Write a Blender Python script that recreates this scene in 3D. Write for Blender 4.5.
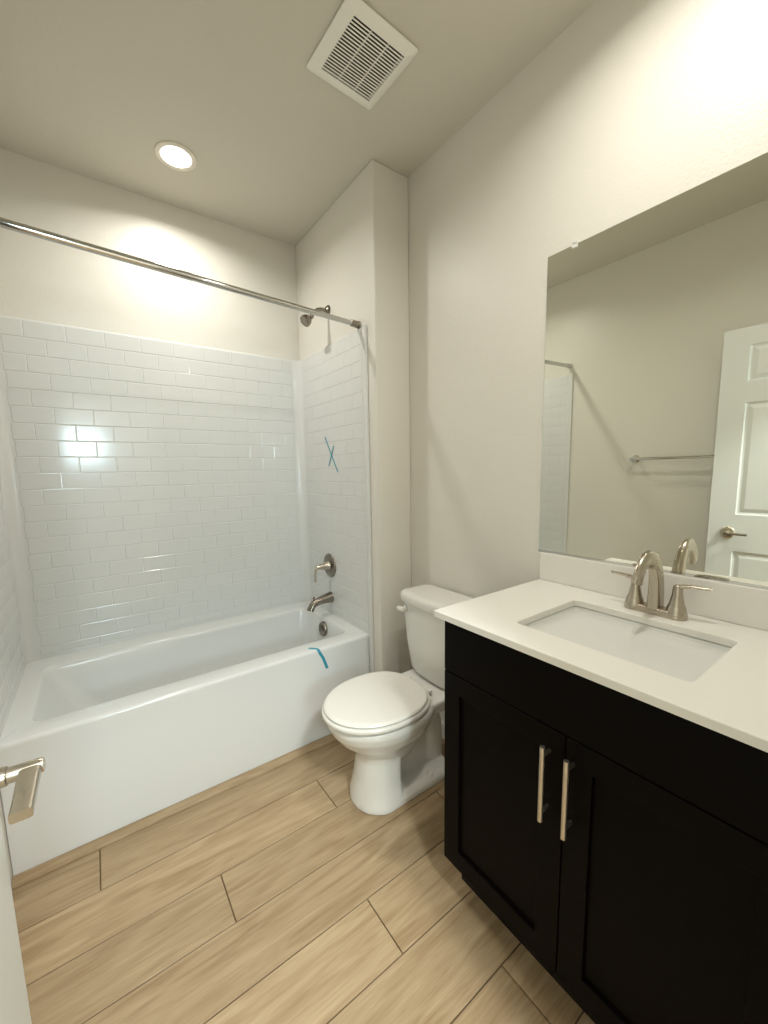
import bpy, bmesh, math, random
from mathutils import Vector, Matrix
random.seed(7)
PI = math.pi
for o in list(bpy.data.objects): bpy.data.objects.remove(o)
SC = bpy.context.scene
COL = SC.collection

# ------------------------------------------------------------------ camera
cam_d = bpy.data.cameras.new('camera'); cam = bpy.data.objects.new('camera', cam_d); COL.objects.link(cam)
YAW, PITCH, ROLL = math.radians(35.670), math.radians(-7.1105), math.radians(-1.035)
fw = Vector((math.sin(YAW)*math.cos(PITCH), math.cos(YAW)*math.cos(PITCH), math.sin(PITCH)))
r0 = Vector((math.cos(YAW), -math.sin(YAW), 0)); u0 = r0.cross(fw)
rt = r0*math.cos(ROLL) + u0*math.sin(ROLL); up = -r0*math.sin(ROLL) + u0*math.cos(ROLL)
M = Matrix((rt, up, -fw)).transposed().to_4x4(); M.translation = (0.3088, -1.6837, 1.3419)
cam.matrix_world = M
cam_d.sensor_fit = 'VERTICAL'; cam_d.sensor_height = 36; cam_d.lens = 398.38*36/1024
cam_d.shift_x = 3.53/1024; cam_d.shift_y = 8.69/1024; cam_d.clip_start = 0.01
SC.camera = cam

# ------------------------------------------------------------------ world, exposure
SC.view_settings.view_transform = 'Standard'; SC.view_settings.look = 'None'
SC.view_settings.gamma = 1; SC.view_settings.use_curve_mapping = False
SC.view_settings.exposure = 0.27
w = bpy.data.worlds.new('world'); SC.world = w; w.use_nodes = True
w.node_tree.nodes['Background'].inputs[0].default_value = (0.72, 0.86, 1, 1)
w.node_tree.nodes['Background'].inputs[1].default_value = 1.0

# ------------------------------------------------------------------ lights
CAN1 = (0.727, 0.37); CAN2 = (1.18, -1.25); CEIL = 2.7126
def area(name, loc, direction, power, color, sx, sy=None, spread=180):
    d = bpy.data.lights.new(name, 'AREA'); o = bpy.data.objects.new(name, d); COL.objects.link(o)
    d.energy = power; d.color = color
    if sy: d.shape = 'RECTANGLE'; d.size = sx; d.size_y = sy
    else: d.shape = 'DISK'; d.size = sx
    d.spread = math.radians(spread)
    o.location = loc; o.rotation_euler = Vector(direction).to_track_quat('-Z', 'Y').to_euler()
    return o
WARM = (1, 0.96, 0.885)
area('recessed_lamp_tub', (CAN1[0], CAN1[1], CEIL-0.012), (0, 0, -1), 6.0, WARM, 0.10, spread=155)
area('recessed_lamp_vanity', (CAN2[0], CAN2[1], CEIL-0.012), (0, 0, -1), 6.1, WARM, 0.10, spread=155)
area('hall_fill', (0.6, -2.6, CEIL-0.03), (0, 0, -1), 62, (0.96, 1, 0.98), 0.4)  # added fill in the unseen hall, no fixture; lifts the room's ambient light
area('daylight', (0.22, -3.78, 1.78), (0, 1, 0), 28, (0.70, 0.93, 1), 0.5, 0.5)

# ------------------------------------------------------------------ materials
def mat(name, color, rough=0.5, metal=0.0, spec=0.5, coat=0.0, bump=None, emit=None):
    m = bpy.data.materials.new(name); m.use_nodes = True
    nt = m.node_tree; b = nt.nodes['Principled BSDF']
    b.inputs['Base Color'].default_value = (*color, 1); b.inputs['Roughness'].default_value = rough
    b.inputs['Metallic'].default_value = metal; b.inputs['Specular IOR Level'].default_value = spec
    b.inputs['Coat Weight'].default_value = coat; b.inputs['Coat Roughness'].default_value = 0.08
    tc = nt.nodes.new('ShaderNodeTexCoord')
    # faint procedural variation of tone and gloss on everything
    n = nt.nodes.new('ShaderNodeTexNoise'); n.inputs['Scale'].default_value = 6; n.inputs['Detail'].default_value = 3
    nt.links.new(tc.outputs['Object'], n.inputs['Vector'])
    mr = nt.nodes.new('ShaderNodeMapRange'); mr.inputs['To Min'].default_value = max(0.02, rough-0.03); mr.inputs['To Max'].default_value = rough+0.03
    nt.links.new(n.outputs['Fac'], mr.inputs['Value']); nt.links.new(mr.outputs['Result'], b.inputs['Roughness'])
    if bump:
        sc, st, dist = bump
        n2 = nt.nodes.new('ShaderNodeTexNoise'); n2.inputs['Scale'].default_value = sc; n2.inputs['Detail'].default_value = 2
        nt.links.new(tc.outputs['Object'], n2.inputs['Vector'])
        bp = nt.nodes.new('ShaderNodeBump'); bp.inputs['Strength'].default_value = st; bp.inputs['Distance'].default_value = dist
        nt.links.new(n2.outputs['Fac'], bp.inputs['Height']); nt.links.new(bp.outputs['Normal'], b.inputs['Normal'])
    if emit:
        b.inputs['Emission Color'].default_value = (*emit[0], 1); b.inputs['Emission Strength'].default_value = emit[1]
    return m
def brushed(name, color, rough, aniso=(200, 8, 8)):
    m = mat(name, color, rough, 1.0); nt = m.node_tree; b = nt.nodes['Principled BSDF']
    tc = nt.nodes.new('ShaderNodeTexCoord'); mp = nt.nodes.new('ShaderNodeMapping'); mp.inputs['Scale'].default_value = aniso
    n = nt.nodes.new('ShaderNodeTexNoise'); n.inputs['Scale'].default_value = 12
    nt.links.new(tc.outputs['Object'], mp.inputs[0]); nt.links.new(mp.outputs[0], n.inputs['Vector'])
    bp = nt.nodes.new('ShaderNodeBump'); bp.inputs['Strength'].default_value = 0.12; bp.inputs['Distance'].default_value = 0.0005
    nt.links.new(n.outputs['Fac'], bp.inputs['Height']); nt.links.new(bp.outputs['Normal'], b.inputs['Normal'])
    return m
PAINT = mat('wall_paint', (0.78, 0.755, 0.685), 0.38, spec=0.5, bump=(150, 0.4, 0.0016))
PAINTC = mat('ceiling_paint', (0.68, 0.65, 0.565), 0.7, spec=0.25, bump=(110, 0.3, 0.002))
ACRY = mat('tub_acrylic', (0.74, 0.75, 0.735), 0.13)
PORC = mat('porcelain', (0.80, 0.79, 0.74), 0.10, coat=0.3)
PLAST = mat('seat_plastic', (0.83, 0.81, 0.75), 0.22)
QUARTZ = mat('quartz', (0.83, 0.81, 0.75), 0.14)
SINKM = mat('sink_ceramic', (0.70, 0.705, 0.67), 0.12)
ESPR = mat('espresso_wood', (0.0022, 0.0014, 0.0012), 0.5, spec=0.07, bump=(60, 0.1, 0.0005))
ESPK = mat('toe_kick_wood', (0.009, 0.006, 0.005), 0.5, spec=0.3)
NICK = brushed('brushed_nickel', (0.50, 0.45, 0.37), 0.27)
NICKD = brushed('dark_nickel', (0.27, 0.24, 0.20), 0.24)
STEEL = brushed('bar_steel', (0.62, 0.58, 0.51), 0.36)
CHROME = mat('chrome', (0.62, 0.62, 0.60), 0.09, 1.0)
DOORM = mat('door_paint', (0.74, 0.76, 0.73), 0.38, bump=(40, 0.06, 0.001))
WHITE = mat('white_trim', (0.78, 0.76, 0.70), 0.35)
VENTM = mat('vent_plastic', (0.93, 0.92, 0.85), 0.4)
BLACK = mat('black_shade', (0.003, 0.003, 0.003), 0.9, spec=0.0)  # shade behind the vent slats, given as a flat colour
TAPE = mat('blue_tape', (0.03, 0.30, 0.42), 0.6)
EDGE = mat('mirror_edge', (0.25, 0.27, 0.22), 0.3)
MIRR = mat('mirror_silver', (0.86, 0.87, 0.80), 0.0, 1.0)
MIRR.node_tree.nodes['Principled BSDF'].inputs['Roughness'].default_value = 0.0
for l in list(MIRR.node_tree.nodes['Principled BSDF'].inputs['Roughness'].links): MIRR.node_tree.links.remove(l)
CLEAR = mat('clear_clip', (0.8, 0.8, 0.76), 0.15)
LENS = mat('lamp_lens', (0.9, 0.9, 0.9), 0.4, emit=((1, 0.95, 0.86), 9))
TRIMW = mat('lamp_trim', (0.85, 0.80, 0.70), 0.4)

def wood_floor(name, attr=True):
    m = bpy.data.materials.new(name); m.use_nodes = True; nt = m.node_tree; N = nt.nodes; L = nt.links
    b = N['Principled BSDF']
    tc = N.new('ShaderNodeTexCoord'); at = N.new('ShaderNodeAttribute'); at.attribute_name = 'plank'
    sc = N.new('ShaderNodeVectorMath'); sc.operation = 'SCALE'; sc.inputs['Scale'].default_value = 17
    L.new(at.outputs['Color'], sc.inputs[0])
    ad = N.new('ShaderNodeVectorMath'); ad.operation = 'ADD'; L.new(tc.outputs['Object'], ad.inputs[0]); L.new(sc.outputs[0], ad.inputs[1])
    mp = N.new('ShaderNodeMapping'); mp.inputs['Scale'].default_value = (1.6, 13, 1); L.new(ad.outputs[0], mp.inputs[0])
    n1 = N.new('ShaderNodeTexNoise'); n1.inputs['Scale'].default_value = 1.6; n1.inputs['Detail'].default_value = 4; n1.inputs['Distortion'].default_value = 1.4
    L.new(mp.outputs[0], n1.inputs['Vector'])
    mp2 = N.new('ShaderNodeMapping'); mp2.inputs['Scale'].default_value = (5, 90, 1); L.new(ad.outputs[0], mp2.inputs[0])
    n2 = N.new('ShaderNodeTexNoise'); n2.inputs['Scale'].default_value = 2; n2.inputs['Detail'].default_value = 5; L.new(mp2.outputs[0], n2.inputs['Vector'])
    cr = N.new('ShaderNodeValToRGB')
    e = cr.color_ramp.elements; e[0].position = 0.25; e[0].color = (0.27, 0.165, 0.078, 1); e[1].position = 0.72; e[1].color = (0.54, 0.405, 0.25, 1)
    md = e = cr.color_ramp.elements.new(0.5); md.color = (0.42, 0.302, 0.175, 1)
    mx = N.new('ShaderNodeMix'); mx.data_type = 'FLOAT'; mx.inputs['Factor'].default_value = 0.35
    L.new(n1.outputs['Fac'], mx.inputs['A']); L.new(n2.outputs['Fac'], mx.inputs['B']); L.new(mx.outputs['Result'], cr.inputs[0])
    sp = N.new('ShaderNodeSeparateColor'); L.new(at.outputs['Color'], sp.inputs[0])
    mr = N.new('ShaderNodeMapRange'); mr.inputs['To Min'].default_value = 0.88; mr.inputs['To Max'].default_value = 1.08; L.new(sp.outputs[0], mr.inputs['Value'])
    hs = N.new('ShaderNodeHueSaturation'); L.new(cr.outputs[0], hs.inputs['Color']); L.new(mr.outputs[0], hs.inputs['Value'])
    L.new(hs.outputs[0], b.inputs['Base Color'])
    b.inputs['Roughness'].default_value = 0.48; b.inputs['Specular IOR Level'].default_value = 0.4
    bp = N.new('ShaderNodeBump'); bp.inputs['Strength'].default_value = 0.25; bp.inputs['Distance'].default_value = 0.001
    L.new(n2.outputs['Fac'], bp.inputs['Height']); L.new(bp.outputs[0], b.inputs['Normal'])
    return m
OAK = wood_floor('oak_plank')
GROUT = mat('plank_gap', (0.17, 0.11, 0.055), 0.8)

# ------------------------------------------------------------------ helpers
def link(name, bm, m, parent=None, smooth=False, bevel=None, sub=0):
    bmesh.ops.recalc_face_normals(bm, faces=bm.faces[:])
    me = bpy.data.meshes.new(name); bm.to_mesh(me); bm.free()
    for x in (m if isinstance(m, (list, tuple)) else [m]): me.materials.append(x)
    o = bpy.data.objects.new(name, me); COL.objects.link(o)
    if smooth is not False:
        for p in me.polygons: p.use_smooth = True
        if smooth is not True: sharp(me, smooth)
    if bevel:
        b = o.modifiers.new('bevel', 'BEVEL'); b.width = bevel; b.segments = 3; b.limit_method = 'ANGLE'; b.angle_limit = 0.6
        for p in me.polygons: p.use_smooth = True
        wn = o.modifiers.new('wn', 'WEIGHTED_NORMAL'); wn.keep_sharp = True
    if sub:
        s = o.modifiers.new('sub', 'SUBSURF'); s.levels = sub; s.render_levels = sub
    if parent: o.parent = parent; o.matrix_parent_inverse = parent.matrix_basis.inverted()
    return o
def sharp(me, deg):
    bm = bmesh.new(); bm.from_mesh(me)
    for e in bm.edges:
        if len(e.link_faces) == 2 and e.calc_face_angle(0) > math.radians(deg): e.smooth = False
    bm.to_mesh(me); bm.free()
def thing(name, label, cat, loc, group=None, rz=0):
    o = bpy.data.objects.new(name, None); COL.objects.link(o); o.location = loc; o.rotation_euler = (0, 0, rz)
    o.empty_display_size = 0.05; o['label'] = label; o['category'] = cat
    if group: o['group'] = group
    return o
def tag(o, label, cat, group=None):
    o['label'] = label; o['category'] = cat
    if group: o['group'] = group
    return o
def struct(o): o['kind'] = 'structure'; return o
def box(bm, x0, x1, y0, y1, z0, z1):
    v = [bm.verts.new(p) for p in ((x0,y0,z0),(x1,y0,z0),(x1,y1,z0),(x0,y1,z0),(x0,y0,z1),(x1,y0,z1),(x1,y1,z1),(x0,y1,z1))]
    for f in ((0,3,2,1),(4,5,6,7),(0,1,5,4),(1,2,6,5),(2,3,7,6),(3,0,4,7)): bm.faces.new([v[i] for i in f])
    return v
def loft(bm, loops, cap0=True, cap1=True, closed=False):
    R = [[bm.verts.new(p) for p in l] for l in loops]; n = len(R[0])
    prs = list(zip(R, R[1:])) + ([(R[-1], R[0])] if closed else [])
    for a, b in prs:
        for i in range(n):
            j = (i+1) % n; bm.faces.new((a[i], a[j], b[j], b[i]))
    if cap0 and not closed: bm.faces.new(R[0][::-1])
    if cap1 and not closed: bm.faces.new(R[-1])
    return R
def rrect(x0, x1, y0, y1, z, r, k=8):
    pts = []
    for cx, cy, a in ((x1-r, y1-r, 0), (x0+r, y1-r, PI/2), (x0+r, y0+r, PI), (x1-r, y0+r, 1.5*PI)):
        for i in range(k+1):
            t = a + PI/2*i/k; pts.append((cx+r*math.cos(t), cy+r*math.sin(t), z))
    return pts
def sweep(bm, path, rad, n=20, ref=(0, 0, 1), cap=True):
    """path: points; rad: list of (a,b) half sizes (b along ref-ish axis) -> closed tube"""
    P = [Vector(p) for p in path]; loops = []
    for i, p in enumerate(P):
        t = (P[min(i+1, len(P)-1)] - P[max(i-1, 0)]).normalized()
        s = t.cross(Vector(ref))
        if s.length < 1e-3: s = t.cross(Vector((1, 0, 0)))
        s.normalize(); q = s.cross(t)
        rr = rad[i] if isinstance(rad, list) else rad
        a, b = rr[:2] if isinstance(rr, tuple) else (rr, rr)
        e = rr[2] if isinstance(rr, tuple) and len(rr) > 2 else 1.0
        L = []
        for j in range(n):
            th = 2*PI*j/n; c, d = math.cos(th), math.sin(th)
            L.append(p + s*(a*math.copysign(abs(c)**e, c)) + q*(b*math.copysign(abs(d)**e, d)))
        loops.append(L)
    return loft(bm, loops, cap, cap)
def lathe(bm, c, axis, prof, n=36):
    """prof: (dist along axis, radius)"""
    ax = Vector(axis).normalized(); s = ax.orthogonal().normalized(); q = ax.cross(s); c = Vector(c)
    return loft(bm, [[c + ax*h + (s*math.cos(2*PI*j/n) + q*math.sin(2*PI*j/n))*max(r, 1e-4) for j in range(n)] for h, r in prof])
def bez(p0, p1, p2, p3, n):
    P = [Vector(p) for p in (p0, p1, p2, p3)]
    return [P[0]*(1-t)**3 + P[1]*3*t*(1-t)**2 + P[2]*3*t*t*(1-t) + P[3]*t**3 for t in [i/(n-1) for i in range(n)]]

XR = 1.6426; XW = 1.4365; YB = 0.733; YW = -0.10; YF = -1.67; H = CEIL
# ------------------------------------------------------------------ room shell
bm = bmesh.new(); box(bm, -0.12, -0.021, YF-0.12, YB+0.1, -0.02, H+0.02); struct(link('wall_left', bm, PAINT))
bm = bmesh.new(); box(bm, -0.021, XR, YB, YB+0.1, -0.02, H+0.02); struct(link('wall_back', bm, PAINT))
bm = bmesh.new(); box(bm, XR, XR+0.12, YF-0.12, YB+0.1, -0.02, H+0.02); struct(link('wall_right', bm, PAINT))
bm = bmesh.new(); box(bm, XW, XR, YW, YB, 0, H); struct(link('wall_alcove', bm, PAINT, bevel=0.006))
DX0, DX1, DZ = 0.115, 0.885, 2.06
bm = bmesh.new()
box(bm, -0.021, DX0, YF-0.12, YF, -0.02, H+0.02); box(bm, DX1, XR, YF-0.12, YF, -0.02, H+0.02); box(bm, DX0, DX1, YF-0.12, YF, DZ, H+0.02)
struct(link('wall_front', bm, PAINT))
bm = bmesh.new(); HX0, HX1, HY = -1.2, 2.2, -3.6
for r in (CAN1, CAN2): pass
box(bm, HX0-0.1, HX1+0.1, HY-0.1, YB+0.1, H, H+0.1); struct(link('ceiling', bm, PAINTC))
# hallway behind the camera
bm = bmesh.new(); box(bm, HX0-0.1, HX0, HY, YF-0.12, -0.02, H); struct(link('wall_hall_left', bm, PAINT))
bm = bmesh.new(); box(bm, HX1, HX1+0.1, HY, YF-0.12, -0.02, H); struct(link('wall_hall_right', bm, PAINT))
bm = bmesh.new(); box(bm, HX0, -0.12, YF-0.24, YF-0.12, -0.02, H); box(bm, XR+0.12, HX1, YF-0.24, YF-0.12, -0.02, H); struct(link('wall_hall_front', bm, PAINT))
WX0, WX1, WZ0, WZ1 = -0.1, 0.6, 1.25, 2.0
bm = bmesh.new()
box(bm, HX0, WX0, HY-0.12, HY, -0.02, H); box(bm, WX1, HX1, HY-0.12, HY, -0.02, H)
box(bm, WX0, WX1, HY-0.12, HY, -0.02, WZ0); box(bm, WX0, WX1, HY-0.12, HY, WZ1, H)
struct(link('wall_hall_back', bm, PAINT))
bm = bmesh.new()
for a in ((WX0, WX0+0.03, WZ0, WZ1), (WX1-0.03, WX1, WZ0, WZ1), (WX0+0.03, WX1-0.03, WZ0, WZ0+0.03), (WX0+0.03, WX1-0.03, WZ1-0.03, WZ1), (0.235, 0.265, WZ0+0.03, WZ1-0.03)):
    box(bm, a[0], a[1], HY-0.09, HY-0.05, a[2], a[3])
win = struct(link('window_1', bm, WHITE))
PANE = bpy.data.materials.new('window_glass'); PANE.use_nodes = True; nt = PANE.node_tree; nt.nodes.clear()
o_ = nt.nodes.new('ShaderNodeOutputMaterial'); mx_ = nt.nodes.new('ShaderNodeMixShader'); t_ = nt.nodes.new('ShaderNodeBsdfTransparent'); g_ = nt.nodes.new('ShaderNodeBsdfGlossy'); f_ = nt.nodes.new('ShaderNodeFresnel')
g_.inputs['Roughness'].default_value = 0.02; nt.links.new(f_.outputs[0], mx_.inputs[0]); nt.links.new(t_.outputs[0], mx_.inputs[1]); nt.links.new(g_.outputs[0], mx_.inputs[2]); nt.links.new(mx_.outputs[0], o_.inputs[0])
bm = bmesh.new(); box(bm, WX0+0.02, WX1-0.02, HY-0.072, HY-0.068, WZ0+0.02, WZ1-0.02); link('pane', bm, PANE, win)

# floor planks, running along the tub
bm = bmesh.new(); cl = bm.loops.layers.float_color.new('plank')
def plank(x0, x1, y0, y1, z0, z1, b=0.0012):
    col = (random.random(), random.random(), random.random(), 1)
    lo = [(x0,y0,z0),(x1,y0,z0),(x1,y1,z0),(x0,y1,z0)]
    mi = [(p[0],p[1],z1-b) for p in lo]; hi = [(x0+b,y0+b,z1),(x1-b,y0+b,z1),(x1-b,y1-b,z1),(x0+b,y1-b,z1)]
    before = len(bm.faces); loft(bm, [lo, mi, hi], True, True); bm.faces.ensure_lookup_table()
    for f in bm.faces[before:]:
        for l in f.loops: l[cl] = col
RW = 0.180; G = 0.0016; PL = 1.22
joint = {1: 0.216, 2: 0.995, 3: 0.546, 4: 1.37, 5: 0.90, 6: 0.30, 7: 1.10, 8: 0.62, 9: 0.10, 0: 0.75}
for k in range(0, 20):
    y1 = -0.03 - RW*(k-1); y0 = y1-RW
    if y1 > 0.30: continue
    if y0 < HY: break
    j = joint.get(k, random.random()*PL); x = j - PL*3; X0, X1 = (-0.021, XR) if y1 > YF-0.1 else (HX0, HX1)
    while x < X1:
        a, b_ = max(x, X0), min(x+PL, X1)
        if b_-a > 0.01: plank(a+G, b_-G, y0+G, y1-G, -0.01, 0)
        x += PL
n0 = len(bm.faces); box(bm, HX0, HX1, HY, YB, -0.03, -0.008); bm.faces.ensure_lookup_table()
for f in bm.faces[n0:]: f.material_index = 1
struct(link('floor', bm, [OAK, GROUT]))
# wooden shoe moulding under the tub
bm = bmesh.new(); cl = bm.loops.layers.float_color.new('plank')
prof = [(-0.002, 0.0005), (-0.034, 0.0005), (-0.034, 0.006), (-0.030, 0.013), (-0.020, 0.019), (-0.010, 0.022), (-0.002, 0.022)]
loft(bm, [[(x, y, z) for y, z in prof] for x in (-0.020, XW-0.001)])
for f in bm.faces:
    for l in f.loops: l[cl] = (0.15, 0.5, 0.3, 1)
struct(link('trim_1', bm, OAK))
# baseboards
def base_prof(bm, pts_a, pts_b): loft(bm, [pts_a, pts_b])
bm = bmesh.new(); base_prof(bm, *[[(XR, y, 0), (XR-0.012, y, 0), (XR-0.012, y, 0.075), (XR-0.006, y, 0.085), (XR, y, 0.085)] for y in (-0.87, YW)]); struct(link('baseboard_right', bm, WHITE))
bm = bmesh.new(); base_prof(bm, *[[(x, YW, 0), (x, YW-0.012, 0), (x, YW-0.012, 0.075), (x, YW-0.006, 0.085), (x, YW, 0.085)] for x in (XW+0.006, XR-0.012)]); struct(link('baseboard_alcove', bm, WHITE))
# door casing
bm = bmesh.new(); c = 0.012
box(bm, DX0-0.055, DX0, YF, YF+c, 0, DZ+0.055); box(bm, DX1, DX1+0.055, YF, YF+c, 0, DZ+0.055); box(bm, DX0, DX1, YF, YF+c, DZ, DZ+0.055)
box(bm, DX0, DX0+0.01, YF-0.12, YF, 0, DZ); box(bm, DX1-0.01, DX1, YF-0.12, YF, 0, DZ); box(bm, DX0+0.01, DX1-0.01, YF-0.12, YF, DZ-0.01, DZ)
struct(link('trim_2', bm, WHITE))

# ------------------------------------------------------------------ bathtub
ZT = 0.484
tub = thing('bathtub', 'white alcove bathtub with a plain front apron', 'bathtub', (0.7, 0.36, 0))
bm = bmesh.new(); X1 = 1.4335
loft(bm, [rrect(-0.020, X1, 0, YB-0.003, 0.0, 0.004),
          rrect(-0.020, X1, 0, YB-0.003, ZT-0.016, 0.004),
          rrect(-0.020, X1, 0.002, YB-0.003, ZT-0.006, 0.004),
          rrect(-0.020, X1, 0.007, YB-0.003, ZT-0.001, 0.005),
          rrect(-0.020, X1, 0.014, YB-0.003, ZT, 0.006),
          rrect(0.050, 1.368, 0.094, 0.618, ZT, 0.050),
          rrect(0.055, 1.363, 0.099, 0.613, ZT-0.002, 0.052),
          rrect(0.061, 1.358, 0.105, 0.607, ZT-0.010, 0.055),
          rrect(0.066, 1.354, 0.109, 0.603, ZT-0.022, 0.058),
          rrect(0.140, 1.338, 0.128, 0.585, 0.32, 0.075),
          rrect(0.235, 1.322, 0.145, 0.568, 0.20, 0.085),
          rrect(0.290, 1.300, 0.160, 0.553, 0.155, 0.09),
          rrect(0.340, 1.270, 0.190, 0.523, 0.135, 0.09),
          rrect(0.450, 1.200, 0.240, 0.470, 0.128, 0.08)])
link('basin', bm, ACRY, tub, smooth=50)
bm = bmesh.new(); OC = (1.3475, 0.360, 0.420); on = Vector((-1, 0, 0.11)).normalized()
lathe(bm, OC, on, [(-0.004, 0.044), (0.008, 0.044), (0.013, 0.041), (0.015, 0.035), (0.015, 0.001)])
for k in range(-3, 4):
    z = k*0.0075; hw = math.sqrt(max(0, 0.030**2 - z*z))
    if hw > 0.005: box(bm, OC[0]-0.0175, OC[0]-0.0125, OC[1]-hw, OC[1]+hw, OC[2]+z-0.0016, OC[2]+z+0.0016)
link('overflow_plate', bm, NICKD, tub, smooth=40)
bm = bmesh.new(); lathe(bm, (1.15, 0.36, 0.1285), (0, 0, 1), [(0, 0.034), (0.003, 0.032), (0.004, 0.022), (0.001, 0.020), (0.001, 0.001)])
link('drain', bm, NICKD, tub, smooth=40)

# ------------------------------------------------------------------ tiled surround (one moulded piece, three sides)
sur = thing('tub_surround', 'glossy white moulded wall surround with subway tile pattern above the bathtub', 'shower surround', (0.7, 0.7, ZT))
XL_, XR_, YBK, RC, YFR = -0.013, 1.428, 0.724, 0.045, -0.030
ZS = 2.035
path = [(XL_, YFR)] + [(XL_, y) for y in (0.0,)]
for i in range(9):
    t = PI - PI/2*i/8; path.append((XL_+RC+RC*math.cos(t), YBK-RC+RC*math.sin(t)))
for i in range(9):
    t = PI/2 - PI/2*i/8; path.append((XR_-RC+RC*math.cos(t), YBK-RC+RC*math.sin(t)))
path += [(XR_, 0.0), (XR_, YFR)]
def off(path, d):
    out = []
    for i, p in enumerate(path):
        a = Vector(path[max(i-1, 0)]); b = Vector(path[min(i+1, len(path)-1)]); t = (b-a).normalized()
        n = Vector((-t.y, t.x)); out.append((p[0]+n.x*d, p[1]+n.y*d))
    return out
bm = bmesh.new()
zp = [(0.0, ZT+0.0005), (0.0, ZS-0.008), (0.001, ZS-0.003), (0.004, ZS), (0.0072, ZS), (0.0072, ZT+0.0005)]
rows = []
for d, z in zp: rows.append([bm.verts.new((x, y, z)) for x, y in off(path, d)])
for a, b in zip(rows, rows[1:]+rows[:1]):
    for i in range(len(path)-1): bm.faces.new((a[i], a[i+1], b[i+1], b[i]))
# front bead on both sides
for sx, wx in ((XR_, 1), (XL_, -1)):
    prof = []
    for i in range(9):
        t = PI*i/8; prof.append((sx - wx*0.0055*math.sin(t)**0.6, YFR + 0.012 - 0.014*math.cos(t)))
    prof = [(sx + wx*0.0072, YFR-0.002)] + prof + [(sx + wx*0.0072, YFR+0.026)]
    loft(bm, [[(x, y, z) for x, y in prof] for z in (0.0015 if wx > 0 else ZT+0.0005, ZS-0.004)] + [[(sx + (x-sx)*0.5, (y-YFR-0.012)*0.8+YFR+0.012, ZS+0.001) for x, y in prof]])
# raised tile pads
TW, TH, GAP = 0.1487, 0.0745, 0.0016
def pad(org, ux, n, u0, u1, z0, z1, h=0.0016, e=0.0028, f=1.0):
    ti = [random.uniform(-1, 1)*0.00006 for _ in range(2)]
    def P(u, z, k): return Vector(org) + Vector(ux)*u + Vector((0, 0, z)) + Vector(n)*k
    a = [P(u0, z0, 0), P(u1, z0, 0), P(u1, z1, 0), P(u0, z1, 0)]
    b = [P(u0+e*.4*f, z0+e*.4, h*.7), P(u1-e*.4*f, z0+e*.4, h*.7), P(u1-e*.4*f, z1-e*.4, h*.7), P(u0+e*.4*f, z1-e*.4, h*.7)]
    c = [P(u0+e*f, z0+e, h+ti[0]), P(u1-e*f, z0+e, h+ti[1]), P(u1-e*f, z1-e, h-ti[0]), P(u0+e*f, z1-e, h-ti[1])]
    loft(bm, [a, b, c], False, True)
def tiles(org, ux, n, umin, umax, phase, VG=0.0016, **kw):
    z1 = ZS-0.006; k = 0
    while z1 > ZT+0.03:
        z0 = max(z1-TH+GAP, ZT+0.02); u = phase + (k % 2)*TW/2 - TW*3
        while u < umax:
            a, b = max(u+VG/2, umin), min(u+TW-VG/2, umax)
            if b-a > 0.012: pad(org, ux, n, a, b, z0, z1, **kw)
            u += TW
        z1 -= TH; k += 1
tiles((0, YBK, 0), (1, 0, 0), (0, -1, 0), XL_+RC+0.008, XR_-RC-0.008, 0.119)
tiles((XR_, 0, 0), (0, 1, 0), (-1, 0, 0), 0.010, YBK-RC-0.008, 0.10, VG=0.0006, f=0.25)
tiles((XL_, 0, 0), (0, 1, 0), (1, 0, 0), 0.010, YBK-RC-0.008, 0.06, VG=0.0006, f=0.25, h=0.0006)
bmesh.ops.recalc_face_normals(bm, faces=bm.faces[:])
link('surround_panel', bm, ACRY, sur, smooth=14)

# ------------------------------------------------------------------ shower fittings
def on_right(y, z): return (XW, y, z)
sh = thing('shower', 'brushed nickel shower head on a short arm high on the right alcove wall', 'shower', on_right(0.345, 2.215))
bm = bmesh.new(); lathe(bm, on_right(0.345, 2.215), (-1, 0, 0), [(0, 0.030), (0.003, 0.030), (0.010, 0.024), (0.018, 0.014), (0.018, 0.001)]); link('wall_flange', bm, NICKD, sh, smooth=40)
bm = bmesh.new(); A = bez((XW-0.005, 0.345, 2.215), (XW-0.06, 0.345, 2.222), (XW-0.075, 0.345, 2.205), (XW-0.100, 0.345, 2.170), 12); sweep(bm, A, 0.0095, 16, (0, 1, 0)); link('shower_arm', bm, NICKD, sh, smooth=50)
bm = bmesh.new(); hd = Vector((-0.75, 0, -0.66)).normalized(); hc = Vector((XW-0.095, 0.345, 2.175))
lathe(bm, hc, hd, [(0, 0.010), (0.004, 0.014), (0.018, 0.0145), (0.022, 0.012), (0.028, 0.015), (0.033, 0.023), (0.042, 0.028), (0.058, 0.031), (0.064, 0.030), (0.067, 0.026), (0.065, 0.024), (0.065, 0.001)])
head = link('shower_head', bm, NICKD, sh, smooth=40)

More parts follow.
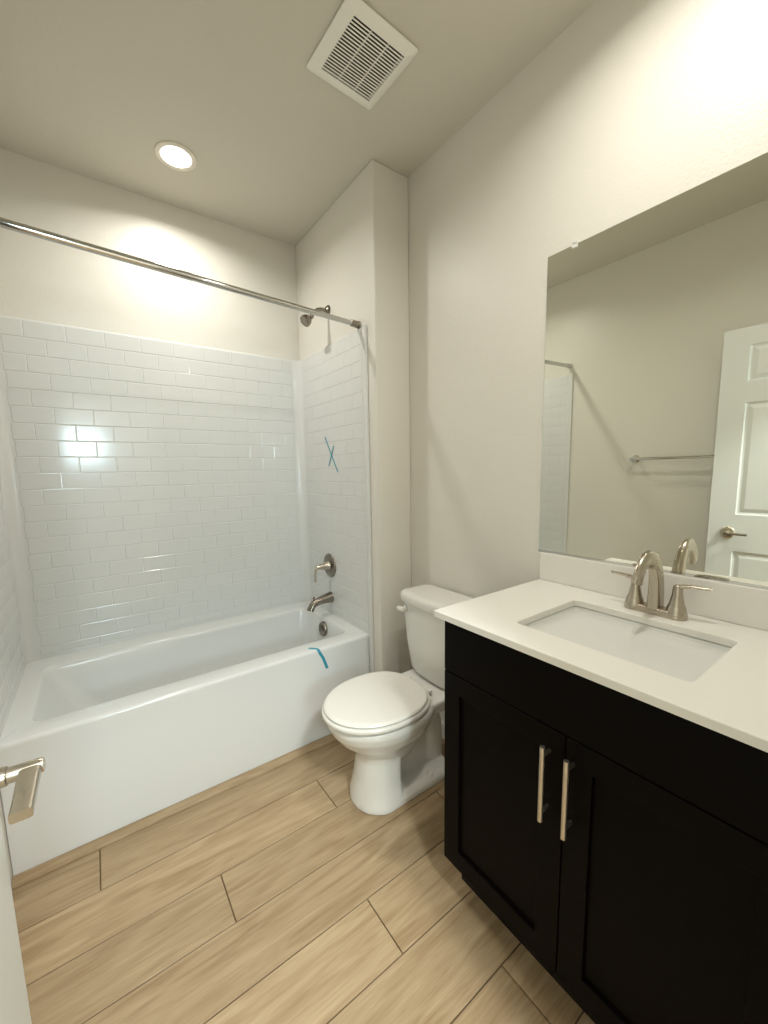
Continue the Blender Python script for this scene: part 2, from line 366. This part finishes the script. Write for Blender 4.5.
va = thing('shower_valve', 'round nickel shower valve plate with a bent lever above the tub spout', 'shower valve', (XR_-0.002, 0.40, 0.785))
vc = (XR_-0.0021, 0.40, 0.785)
bm = bmesh.new(); lathe(bm, vc, (-1, 0, 0), [(0, 0.072), (0.003, 0.072), (0.007, 0.069), (0.010, 0.060), (0.012, 0.030), (0.013, 0.001)]); link('valve_plate', bm, NICKD, va, smooth=40)
bm = bmesh.new(); lathe(bm, vc, (-1, 0, 0), [(0.010, 0.028), (0.014, 0.030), (0.030, 0.024), (0.062, 0.017), (0.085, 0.013), (0.092, 0.009), (0.093, 0.001)])
lv = bez((vc[0]-0.082, 0.40, 0.783), (vc[0]-0.098, 0.402, 0.778), (vc[0]-0.100, 0.403, 0.75), (vc[0]-0.100, 0.404, 0.700), 12)
sweep(bm, lv, [(0.0095-0.003*i/11, 0.0085-0.002*i/11) for i in range(12)], 16, (0, 1, 0)); link('lever', bm, NICK, va, smooth=40)

ts = thing('tub_spout', 'curved nickel tub spout with a small diverter knob over the bathtub', 'tub spout', (XR_-0.002, 0.40, 0.585))
bm = bmesh.new(); p = [(XR_-0.002, 0.40, 0.588), (XR_-0.02, 0.40, 0.588), (XR_-0.05, 0.40, 0.585), (XR_-0.085, 0.40, 0.580), (XR_-0.110, 0.40, 0.572), (XR_-0.128, 0.40, 0.560), (XR_-0.138, 0.40, 0.545), (XR_-0.143, 0.40, 0.532)]
sweep(bm, p, [(0.034, 0.034), (0.031, 0.031), (0.027, 0.027), (0.024, 0.023), (0.023, 0.021), (0.023, 0.020), (0.024, 0.020), (0.026, 0.021)], 24, (0, 0, 1)); link('spout_body', bm, NICKD, ts, smooth=50)
bm = bmesh.new(); lathe(bm, (XR_-0.122, 0.40, 0.583), (0.1, 0, 1), [(0, 0.004), (0.018, 0.004), (0.020, 0.008), (0.027, 0.009), (0.030, 0.006), (0.030, 0.001)], 20); link('diverter_knob', bm, NICKD, ts, smooth=40)

# ------------------------------------------------------------------ curtain rod
a, b = Vector((-0.020, -0.002, 2.097)), Vector((XW-0.001, 0.040, 2.054)); d = (b-a).normalized()
rod = thing('curtain_rod', 'chrome shower curtain rod spanning the tub alcove below the ceiling', 'curtain rod', a)
bm = bmesh.new(); sweep(bm, [a+d*0.004, a+d*0.7], 0.0135, 24); sweep(bm, [a+d*0.69, b-d*0.004], 0.0122, 24); link('rod', bm, CHROME, rod, smooth=40)
for q, dd in ((a, d), (b, -d)):
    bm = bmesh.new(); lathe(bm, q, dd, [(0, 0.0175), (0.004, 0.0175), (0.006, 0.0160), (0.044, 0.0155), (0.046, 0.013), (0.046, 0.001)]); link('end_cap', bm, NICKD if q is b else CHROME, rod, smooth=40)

# ------------------------------------------------------------------ blue masking tape
def strip(bm, pts, n, wd, th=0.0004):
    N = None
    P = [Vector(p) for p in pts]; L = []
    for i, p in enumerate(P):
        t = (P[min(i+1, len(P)-1)]-P[max(i-1, 0)]).normalized(); nn = Vector(n[i]) if isinstance(n, list) else Vector(n)
        s = t.cross(nn).normalized()*wd/2
        L.append([p-s, p+s, p+s+nn*th, p-s+nn*th])
    loft(bm, L)
tx = thing('masking_tape', 'two thin blue tape strips crossed in an X on the right surround panel', 'masking tape', (XR_-0.003, 0.33, 1.43))
xt = XR_-0.0028
bm = bmesh.new(); strip(bm, [(xt, 0.409, 1.543), (xt, 0.34, 1.442), (xt, 0.271, 1.34)], (-1, 0, 0), 0.009); link('tape_strip', bm, TAPE, tx)
bm = bmesh.new(); strip(bm, [(xt-0.0005, 0.307, 1.486), (xt-0.0005, 0.373, 1.376)], (-1, 0, 0), 0.008); link('tape_strip', bm, TAPE, tx)
bm = bmesh.new()
strip(bm, [(1.100, 0.045, ZT+0.0004), (1.122, 0.022, ZT+0.0004), (1.130, 0.008, ZT-0.0005), (1.134, 0.0015, ZT-0.006), (1.139, -0.0006, ZT-0.02), (1.155, -0.0006, 0.435), (1.176, -0.0006, 0.375)],
      [(0, 0, 1), (0, -0.1, 1), (0, -0.5, 0.87), (0, -0.9, 0.4), (0, -1, 0), (0, -1, 0), (0, -1, 0)], 0.014)
tag(link('masking_tape', bm, TAPE), 'single blue tape strip folded over the front rim of the bathtub', 'masking tape')

# ------------------------------------------------------------------ toilet
YC = -0.425
toi = thing('toilet', 'white two-piece toilet with closed lid between the tub and the vanity', 'toilet', (XR-0.3, YC, 0))
def egg(ub, uf, hw, z, n=48, sq=0.80, mid=None, vs=0.0):
    """closed outline; u measured from the wall, front = large u"""
    um = mid if mid is not None else uf - hw*1.22
    pts = []
    for i in range(n):
        t = 2*PI*i/n; c, s = math.cos(t), math.sin(t)
        if c >= 0: u = um + (uf-um)*c; v = hw*s
        else: u = um - (um-ub)*abs(c)**sq; v = hw*math.copysign(abs(s)**sq, s)
        pts.append((XR-u, YC+v+vs, z))
    return pts
bm = bmesh.new()
# bowl
loft(bm, [egg(0.30, 0.52, 0.075, 0.16), egg(0.28, 0.545, 0.095, 0.20), egg(0.26, 0.585, 0.122, 0.245), egg(0.24, 0.635, 0.155, 0.29), egg(0.225, 0.668, 0.178, 0.335), egg(0.22, 0.680, 0.186, 0.365), egg(0.22, 0.678, 0.184, 0.382), egg(0.225, 0.670, 0.178, 0.389)])
# front column
loft(bm, [egg(0.41, 0.588, 0.124, 0.0, mid=0.47, sq=0.4), egg(0.41, 0.586, 0.123, 0.02, mid=0.47, sq=0.4), egg(0.41, 0.568, 0.108, 0.10, mid=0.47, sq=0.4), egg(0.40, 0.556, 0.094, 0.19, mid=0.46, sq=0.4), egg(0.36, 0.566, 0.100, 0.24, mid=0.45, sq=0.5)])
# foot plate
def uvloop(u0, u1, v0, v1, z, r=0.03): return rrect(XR-u1, XR-u0, YC+v0, YC+v1, z, r, 6)
loft(bm, [uvloop(0.13, 0.50, -0.122, 0.122, 0.0, 0.05), uvloop(0.13, 0.50, -0.121, 0.121, 0.028, 0.05), uvloop(0.14, 0.50, -0.104, 0.104, 0.044, 0.045), uvloop(0.15, 0.50, -0.07, 0.07, 0.048, 0.04)])
# trapway
tp = [(XR-0.44, YC, 0.20), (XR-0.38, YC, 0.15), (XR-0.32, YC, 0.17), (XR-0.27, YC, 0.25), (XR-0.23, YC, 0.29), (XR-0.18, YC, 0.25), (XR-0.165, YC, 0.15), (XR-0.165, YC, 0.02)]
sm = []
for i in range(len(tp)-1):
    A_, B_ = Vector(tp[i]), Vector(tp[i+1]); sm += [A_.lerp(B_, k/3) for k in range(3)]
sm.append(Vector(tp[-1]))
for _ in range(2): sm = [sm[0]] + [(sm[i-1]+sm[i]*2+sm[i+1])/4 for i in range(1, len(sm)-1)] + [sm[-1]]
sweep(bm, sm, (0.052, 0.052), 24, (0, 1, 0))
loft(bm, [uvloop(0.15, 0.42, -0.022, 0.022, 0.02, 0.02), uvloop(0.12, 0.42, -0.03, 0.03, 0.36, 0.02)])
# rear deck carrying the tank
loft(bm, [uvloop(0.08, 0.34, -0.06, 0.06, 0.27, 0.04), uvloop(0.05, 0.38, -0.115, 0.115, 0.318, 0.04), uvloop(0.035, 0.40, -0.136, 0.136, 0.342, 0.03), uvloop(0.03, 0.42, -0.145, 0.145, 0.380, 0.025), uvloop(0.034, 0.42, -0.141, 0.141, 0.391, 0.025)])
bowl = link('bowl', bm, PORC, toi, smooth=True)
rm = bowl.modifiers.new('remesh', 'REMESH'); rm.mode = 'VOXEL'; rm.voxel_size = 0.0045; rm.use_smooth_shade = True
s_ = bowl.modifiers.new('smooth', 'SMOOTH'); s_.factor = 0.6; s_.iterations = 9
# seat and lid
bm = bmesh.new(); B = 0.250; F = 0.697; HW = 0.190
o1 = [egg(B, F-0.006, HW-0.006, 0.396), egg(B, F, HW, 0.400), egg(B, F, HW, 0.411), egg(B, F-0.004, HW-0.004, 0.4155)]
i1 = [egg(B+0.07, F-0.065, HW-0.062, 0.4155), egg(B+0.07, F-0.065, HW-0.062, 0.396)]
loft(bm, o1+i1, closed=True); link('seat', bm, PLAST, toi, smooth=60)
bm = bmesh.new(); B = 0.262; F = 0.690; HW = 0.184
loft(bm, [egg(B, F-0.012, HW-0.012, 0.4185), egg(B, F-0.003, HW-0.003, 0.420), egg(B, F, HW, 0.424), egg(B, F-0.003, HW-0.003, 0.429), egg(B+0.006, F-0.009, HW-0.009, 0.4315), egg(B+0.014, F-0.022, HW-0.022, 0.4325), egg(B+0.08, F-0.12, HW-0.11, 0.4335)])
link('lid', bm, PLAST, toi, smooth=60)
for s in (-1, 1):
    bm = bmesh.new(); sweep(bm, [(XR-0.246, YC+s*0.070-0.018, 0.406), (XR-0.246, YC+s*0.070+0.018, 0.406)], (0.009, 0.009, 0.7), 16); box(bm, XR-0.255, XR-0.237, YC+s*0.070-0.014, YC+s*0.070+0.014, 0.392, 0.404)
    link('hinge', bm, PLAST, toi, smooth=40)
# tank: bowed front, narrower at the bottom
def tankloop(z, ub, uf, hw, bow, r, k=7):
    """rounded rectangle whose front edge bows outwards"""
    pts = []
    for x, y, zz in rrect(-hw, hw, ub, uf, z, r, k):
        t = (y-ub)/(uf-ub); yy = y + bow*(1-(x/hw)**2)*t
        pts.append((XR-yy, TYC+x, z))
    out = []
    for i, p in enumerate(pts):   # subdivide long edges so that the bow is smooth
        q = pts[(i+1) % len(pts)]; out.append(p)
        if abs(q[1]-p[1]) > 0.1:
            for j in range(1, 12):
                y = p[1]+(q[1]-p[1])*j/12; x = p[0]+(q[0]-p[0])*j/12
                fr = x < XR-(ub+uf)/2
                if fr: x = XR-(uf + bow*(1-((y-TYC)/hw)**2))
                out.append((x, y, z))
    return out
bm = bmesh.new(); TYC = YC-0.014
loft(bm, [tankloop(0.396, 0.03, 0.15, 0.128, 0.015, 0.03), tankloop(0.402, 0.022, 0.165, 0.146, 0.018, 0.03), tankloop(0.425, 0.018, 0.172, 0.157, 0.02, 0.03), tankloop(0.55, 0.018, 0.18, 0.179, 0.022, 0.03), tankloop(0.738, 0.018, 0.188, 0.192, 0.024, 0.03)])
link('tank', bm, PORC, toi, smooth=50)
bm = bmesh.new()
loft(bm, [tankloop(0.7385, 0.014, 0.196, 0.2, 0.026, 0.035), tankloop(0.743, 0.012, 0.2, 0.204, 0.026, 0.037), tankloop(0.768, 0.012, 0.2, 0.204, 0.026, 0.037), tankloop(0.778, 0.014, 0.196, 0.2, 0.026, 0.036), tankloop(0.784, 0.022, 0.186, 0.19, 0.026, 0.032), tankloop(0.786, 0.04, 0.165, 0.166, 0.024, 0.03)])
link('tank_lid', bm, PORC, toi, smooth=60)
bm = bmesh.new(); fy = TYC+0.150; fx = XR-0.188-0.024*(1-(0.150/0.192)**2)
lathe(bm, (fx+0.002, fy, 0.703), (-1, 0, 0), [(0, 0.015), (0.006, 0.015), (0.010, 0.011), (0.022, 0.010), (0.022, 0.001)], 20)
sweep(bm, [(fx-0.020, fy-0.010, 0.704), (fx-0.022, fy+0.008, 0.704), (fx-0.021, fy+0.028, 0.702), (fx-0.018, fy+0.040, 0.700)], [(0.006, 0.010), (0.008, 0.012), (0.007, 0.011), (0.004, 0.007)], 16, (0, 0, 1))
link('flush_lever', bm, PLAST, toi, smooth=50)
for s in (-1, 1):
    bm = bmesh.new(); lathe(bm, (XR-0.262, YC+s*0.098, 0.034), (0, 0, 1), [(0, 0.014), (0.012, 0.0135), (0.020, 0.010), (0.024, 0.005), (0.0245, 0.001)], 20); link('bolt_cap', bm, PLAST, toi, smooth=50)

# ------------------------------------------------------------------ vanity cabinet
VX, VY0, VY1, VZ0, VZ1 = 1.106, -1.636, -0.884, 0.137, 0.915
van = thing('vanity_cabinet', 'dark espresso vanity cabinet with two shaker doors under the white countertop', 'cabinet', (1.37, -1.26, 0))
bm = bmesh.new(); T = 0.016
box(bm, VX+0.020, XR-0.001, VY1-T, VY1, VZ0-0.0, VZ1); box(bm, VX+0.020, XR-0.001, VY0, VY0+T, VZ0, VZ1)
box(bm, VX+0.020, XR-0.001, VY0+T, VY1-T, VZ0, VZ0+T); box(bm, VX+0.020, VX+0.035, VY0+T, VY1-T, VZ0+T, VZ1); box(bm, XR-0.012, XR-0.001, VY0+T, VY1-T, VZ0+T, VZ1)
link('carcass', bm, ESPR, van)
bm = bmesh.new(); box(bm, 1.186, XR-0.02, VY0, VY1-0.001, 0, VZ0-0.0005); link('toe_kick', bm, ESPK, van)
bm = bmesh.new(); box(bm, VX, VX+0.0195, VY0, VY1, 0.7585, VZ1-0.0005); link('drawer_front', bm, ESPR, van, bevel=0.0015)
SW = 0.058
def shaker(y0, y1, z0, z1, hy, name='door'):
    bm = bmesh.new()
    fr, bk, pn = VX, VX+0.0195, VX+0.009
    def R(x, d): return [(x, y0+d, z0+d), (x, y1-d, z0+d), (x, y1-d, z1-d), (x, y0+d, z1-d)]
    loft(bm, [R(bk, 0), R(fr+0.001, 0), R(fr, 0.001), R(fr, SW-0.001), R(fr+0.001, SW), R(pn, SW+0.001)])
    dr = link(name, bm, ESPR, van)
    bm = bmesh.new(); hx = VX-0.030; hz0, hz1 = 0.538, 0.722
    sweep(bm, [(hx, hy, hz0), (hx, hy, hz1)], (0.006, 0.006), 20, (1, 0, 0))
    for z in (hz0+0.022, hz1-0.022): sweep(bm, [(hx, hy, z), (VX+0.0005, hy, z)], 0.0045, 14, (0, 0, 1))
    link('handle', bm, STEEL, dr, smooth=40)
YM = -1.2585
shaker(YM+0.0015, VY1, VZ0, 0.7550, -1.222)
shaker(VY0, YM-0.0015, VZ0, 0.7550, -1.278)

# ------------------------------------------------------------------ countertop, backsplash, sink
ZC = 0.934; CX = 1.0896; CY0, CY1 = YF+0.002, -0.856
SX0, SX1, SY0, SY1 = 1.195, 1.497, -1.449, -1.060
ct = thing('countertop', 'white quartz vanity countertop with a low backsplash and sink cutout', 'countertop', (1.36, -1.26, ZC-0.01))
bm = bmesh.new(); e = 0.0015
loft(bm, [rrect(CX, XR-0.001, CY0, CY1, ZC-0.0185, 0.002), rrect(CX, XR-0.001, CY0, CY1, ZC-e, 0.002), rrect(CX+e, XR-0.001, CY0, CY1-e, ZC, 0.002),
          rrect(SX0-e, SX1+e, SY0-e, SY1+e, ZC, 0.016), rrect(SX0, SX1, SY0, SY1, ZC-e, 0.015), rrect(SX0, SX1, SY0, SY1, ZC-0.0185, 0.015)], closed=True)
link('slab', bm, QUARTZ, ct, smooth=30)
bm = bmesh.new(); box(bm, XR-0.020, XR-0.001, CY0, CY1, ZC+0.0005, ZC+0.1005); link('backsplash', bm, QUARTZ, ct, bevel=0.0015)
sk = thing('sink', 'white rectangular undermount sink basin set in the countertop', 'sink', (1.346, -1.2545, ZC-0.17))
bm = bmesh.new(); zt = ZC-0.0195
loft(bm, [rrect(SX0-0.022, SX1+0.022, SY0-0.022, SY1+0.022, zt-0.010, 0.03), rrect(SX0-0.022, SX1+0.022, SY0-0.022, SY1+0.022, zt, 0.03),
          rrect(SX0-0.004, SX1+0.004, SY0-0.004, SY1+0.004, zt, 0.017), rrect(SX0+0.002, SX1-0.002, SY0+0.002, SY1-0.002, zt-0.006, 0.014),
          rrect(SX0+0.010, SX1-0.006, SY0+0.012, SY1-0.010, zt-0.105, 0.014), rrect(SX0+0.016, SX1-0.012, SY0+0.018, SY1-0.016, zt-0.118, 0.016), rrect(SX0+0.036, SX1-0.030, SY0+0.038, SY1-0.038, zt-0.130, 0.035),
          rrect(SX0+0.12, SX1-0.12, SY0+0.14, SY1-0.14, zt-0.136, 0.02),
          rrect(SX0+0.12, SX1-0.12, SY0+0.14, SY1-0.14, zt-0.146, 0.02), rrect(SX0+0.03, SX1-0.03, SY0+0.03, SY1-0.03, zt-0.140, 0.035), rrect(SX0+0.008, SX1-0.002, SY0+0.008, SY1-0.008, zt-0.105, 0.03), rrect(SX0-0.010, SX1+0.010, SY0-0.010, SY1+0.010, zt-0.012, 0.03)][:8])
link('basin', bm, SINKM, sk, smooth=50)

bm = bmesh.new(); lathe(bm, (1.346, -1.2545, zt-0.1365), (0, 0, 1), [(0, 0.030), (0.003, 0.029), (0.004, 0.020), (0.003, 0.018), (0.006, 0.014), (0.006, 0.001)], 28); link('drain', bm, NICK, sk, smooth=40)

# ------------------------------------------------------------------ faucet
fc = thing('faucet', 'brushed nickel arched bathroom faucet with two lever handles behind the sink', 'faucet', (1.558, -1.255, ZC))
FX, FY = 1.556, -1.255; Z0 = ZC+0.0006
bm = bmesh.new()
def oval(z, hx, hy, r): return rrect(FX-hx, FX+hx, FY-hy, FY+hy, z, r, 8)
loft(bm, [oval(Z0, 0.025, 0.075, 0.0245), oval(Z0+0.003, 0.0255, 0.0755, 0.025), oval(Z0+0.010, 0.0245, 0.074, 0.024), oval(Z0+0.016, 0.021, 0.070, 0.0205), oval(Z0+0.019, 0.015, 0.064, 0.0145)])
for s in (-1, 1):
    lathe(bm, (FX, FY+s*0.051, Z0+0.004), (0, 0, 1), [(0, 0.0262), (0.010, 0.0245), (0.028, 0.0205), (0.032, 0.0185), (0.032, 0.001)], 32)
link('faucet_base', bm, NICK, fc, smooth=40)
bm = bmesh.new()
pa = [Vector((FX+0.004, FY, Z0+0.006)), Vector((FX+0.003, FY, Z0+0.05))] + bez((FX+0.002, FY, Z0+0.07), (FX-0.004, FY, Z0+0.180), (FX-0.100, FY, Z0+0.196), (FX-0.126, FY, Z0+0.104), 24)
ra = []
for i in range(len(pa)):
    t = i/(len(pa)-1); ra.append((0.0260-0.005*min(t, 0.5)/0.5, 0.0175-0.0095*t**0.5, 0.6))
sweep(bm, pa, ra, 28, (1, 0, 0) if False else (0, 1, 0.0001))
link('spout', bm, NICK, fc, smooth=50)
for s in (-1, 1):
    bm = bmesh.new(); cy = FY+s*0.051
    lathe(bm, (FX, cy, Z0+0.034), (0, 0, 1), [(0, 0.0185), (0.012, 0.0160), (0.030, 0.0125), (0.046, 0.0115), (0.054, 0.0095), (0.057, 0.005), (0.0575, 0.001)], 28)
    hp = [(FX, cy-s*0.004, Z0+0.083), (FX+0.002, cy+s*0.012, Z0+0.088), (FX+0.004, cy+s*0.030, Z0+0.091), (FX+0.008, cy+s*0.070, Z0+0.092)]
    sweep(bm, hp, [(0.0095, 0.0075), (0.0090, 0.0060), (0.0070, 0.0045), (0.0055, 0.0036)], 18, (0, 0, 1))
    link('lever_handle', bm, NICK, fc, smooth=50)

# ------------------------------------------------------------------ mirror
MY0, MY1, MZ0, MZ1 = YF+0.03, -0.8416, ZC+0.1015, 2.055
mi = thing('wall_mirror', 'large frameless rectangular mirror mounted above the vanity backsplash', 'mirror', (XR, -1.25, MZ0))
bm = bmesh.new(); box(bm, XR-0.0055, XR-0.0005, MY0, MY1, MZ0, MZ1)
for f in bm.faces:
    f.material_index = 0 if f.calc_center_median().x < XR-0.005 else 1
link('glass', bm, [MIRR, EDGE], mi)
for y in (-0.935, -1.45):
    bm = bmesh.new(); box(bm, XR-0.010, XR-0.0055, y-0.008, y+0.008, MZ1-0.010, MZ1+0.002); box(bm, XR-0.010, XR-0.0003, y-0.008, y+0.008, MZ1+0.0005, MZ1+0.012)
    lathe(bm, (XR-0.010, y, MZ1+0.006), (-1, 0, 0), [(0, 0.004), (0.002, 0.003), (0.002, 0.001)], 12); link('mirror_clip', bm, CLEAR, mi)
bm = bmesh.new(); box(bm, XR-0.008, XR-0.0058, MY0, MY1, MZ0-0.0008, MZ0+0.006); link('bottom_channel', bm, CHROME, mi)

# ------------------------------------------------------------------ towel bar on the left wall (seen in the mirror)
tb = thing('towel_bar', 'chrome towel bar on the left wall seen in the mirror', 'towel bar', (0, -0.79, 1.39))
for y in (-0.49, -1.09):
    bm = bmesh.new(); lathe(bm, (-0.0205, y, 1.39), (1, 0, 0), [(0, 0.026), (0.006, 0.026), (0.010, 0.022), (0.014, 0.012), (0.045, 0.010), (0.052, 0.013), (0.070, 0.013), (0.073, 0.009), (0.073, 0.001)]); link('post', bm, CHROME, tb, smooth=40)
bm = bmesh.new(); sweep(bm, [(0.061, -1.08, 1.39), (0.061, -0.50, 1.39)], 0.009, 20); link('rail', bm, CHROME, tb, smooth=40)

# ------------------------------------------------------------------ ceiling vent
vt = thing('ceiling_vent', 'square white exhaust fan grille in the ceiling above the toilet', 'ceiling vent', (1.160, -0.437, H), rz=math.radians(2.2))
def vlink(name, bm, m, **k):
    o = link(name, bm, m, None, **k); o.parent = vt; return o
bm = bmesh.new(); S = 0.136
def sq(s, z, r, ox=0, oy=0, hx=None, hy=None): hx = hx or s; hy = hy or s; return rrect(ox-hx, ox+hx, oy-hy, oy+hy, z, r, 5)
GX, GY, ox, oy = 0.100, 0.101, 0.0, -0.004
loft(bm, [sq(S-0.004, -0.001, 0.010), sq(S, -0.004, 0.012), sq(S, -0.008, 0.012), sq(S-0.010, -0.016, 0.012), sq(0, -0.020, 0.003, ox, oy, GX+0.004, GY+0.004), sq(0, -0.021, 0.002, ox, oy, GX, GY), sq(0, -0.006, 0.002, ox, oy, GX, GY)], cap0=True, cap1=False)
vlink('cover', bm, VENTM, smooth=30)
bm = bmesh.new(); box(bm, -GX+ox, GX+ox, -GY+oy, GY+oy, -0.0055, -0.0035); vlink('fan_shade_sheet', bm, BLACK)  # black sheet stands in for the shade inside the fan housing
bm = bmesh.new(); NS = 19; st = 2*GY/NS
for i in range(NS+1):
    y = -GY+oy+st*i; lo = max(y-st*0.22, -GY+oy); hi = min(y+st*0.22, GY+oy)
    if hi > lo: box(bm, -GX+ox, GX+ox, lo, hi, -0.0205, -0.0193)
for x in (-GX/3, GX/3): box(bm, x+ox-0.0014, x+ox+0.0014, -GY+oy, GY+oy, -0.0212, -0.0193)
vlink('slats', bm, VENTM)

# ------------------------------------------------------------------ recessed ceiling lights
def can(xy, label):
    t = thing('recessed_light', label, 'ceiling light', (xy[0], xy[1], H))
    bm = bmesh.new(); n = 40
    def ring(r, z): return [(xy[0]+r*math.cos(2*PI*i/n), xy[1]+r*math.sin(2*PI*i/n), H+z) for i in range(n)]
    loft(bm, [ring(0.083, -0.0005), ring(0.083, -0.004), ring(0.080, -0.0065), ring(0.066, -0.0075), ring(0.060, -0.004), ring(0.060, -0.0005)], closed=True); link('trim_ring', bm, TRIMW, t, smooth=40)
    bm = bmesh.new(); loft(bm, [ring(0.0595, -0.001), ring(0.0595, -0.0045), ring(0.055, -0.0055)]); link('lens', bm, LENS, t, smooth=40)
can(CAN1, 'round lit recessed ceiling light above the bathtub')
can(CAN2, 'round lit recessed ceiling light above the vanity sink')

# ------------------------------------------------------------------ open door at the left
DW, DH, DT = 0.714, 2.035, 0.035
hx, hy = 0.128, YF+0.002; ang = -math.atan2(0.163-hx, 0.71)
door = struct(bpy.data.objects.new('door_1', None)); COL.objects.link(door); door.location = (hx, hy, 0.008); door.rotation_euler = (0, 0, ang)
bm = bmesh.new()
ys = [0, 0.11, DW/2-0.05, DW/2+0.05, DW-0.11, DW]; zs = [0, 0.23, 0.865, 1.065, 1.655, 1.76, 1.945, DH]
def face(x, sgn):
    for i in range(5):
        for j in range(7):
            y0, y1, z0, z1 = ys[i], ys[i+1], zs[j], zs[j+1]
            def R(d, k): return [bm.verts.new((x+sgn*k, a, b)) for a, b in ((y0+d, z0+d), (y1-d, z0+d), (y1-d, z1-d), (y0+d, z1-d))]
            if i in (1, 3) and j in (1, 3, 5):
                L = [R(0, 0), R(0.006, -0.007), R(0.014, -0.009), R(0.034, -0.003), R(0.036, -0.003)]
                for a, b in zip(L, L[1:]):
                    for k in range(4): bm.faces.new((a[k], a[(k+1) % 4], b[(k+1) % 4], b[k]))
                bm.faces.new(L[-1])
            else: bm.faces.new(R(0, 0))
face(0, 1); face(-DT, -1)
for y in (0, DW):
    for z0, z1 in zip(zs, zs[1:]): bm.faces.new([bm.verts.new(p) for p in ((-DT, y, z0), (0, y, z0), (0, y, z1), (-DT, y, z1))])
for z in (0, DH):
    for y0, y1 in zip(ys, ys[1:]): bm.faces.new([bm.verts.new(p) for p in ((-DT, y0, z), (0, y0, z), (0, y1, z), (-DT, y1, z))])
bmesh.ops.remove_doubles(bm, verts=bm.verts[:], dist=0.0002)
o = link('door_panel', bm, DOORM); o.parent = door
def lever(sgn, x0):
    bm = bmesh.new(); y = DW-0.085; z = 0.966; X = (sgn, 0, 0)
    lathe(bm, (x0, y, z), X, [(0, 0.032), (0.006, 0.032), (0.010, 0.028), (0.012, 0.013), (0.032, 0.0115), (0.033, 0.0095), (0.064, 0.0095), (0.068, 0.008), (0.068, 0.001)], 32)
    xx = x0+sgn*0.055
    sweep(bm, [(xx, y+0.004, z), (xx+sgn*0.001, y-0.03, z), (xx+sgn*0.003, y-0.065, z), (xx+sgn*0.004, y-0.088, z)], [(0.0115, 0.007, 0.4), (0.011, 0.006, 0.4), (0.0105, 0.006, 0.4), (0.0105, 0.006, 0.4)], 20, (0, 0, 1))
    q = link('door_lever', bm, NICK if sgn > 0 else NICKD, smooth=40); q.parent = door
lever(1, 0.0002); lever(-1, -DT-0.0002)
bm = bmesh.new()
for z in (0.25, 1.02, 1.80):
    sweep(bm, [(0.004, -0.004, z-0.045), (0.004, -0.004, z+0.045)], 0.006, 12, (1, 0, 0)); 
q = link('hinge', bm, NICK, smooth=40); q.parent = door
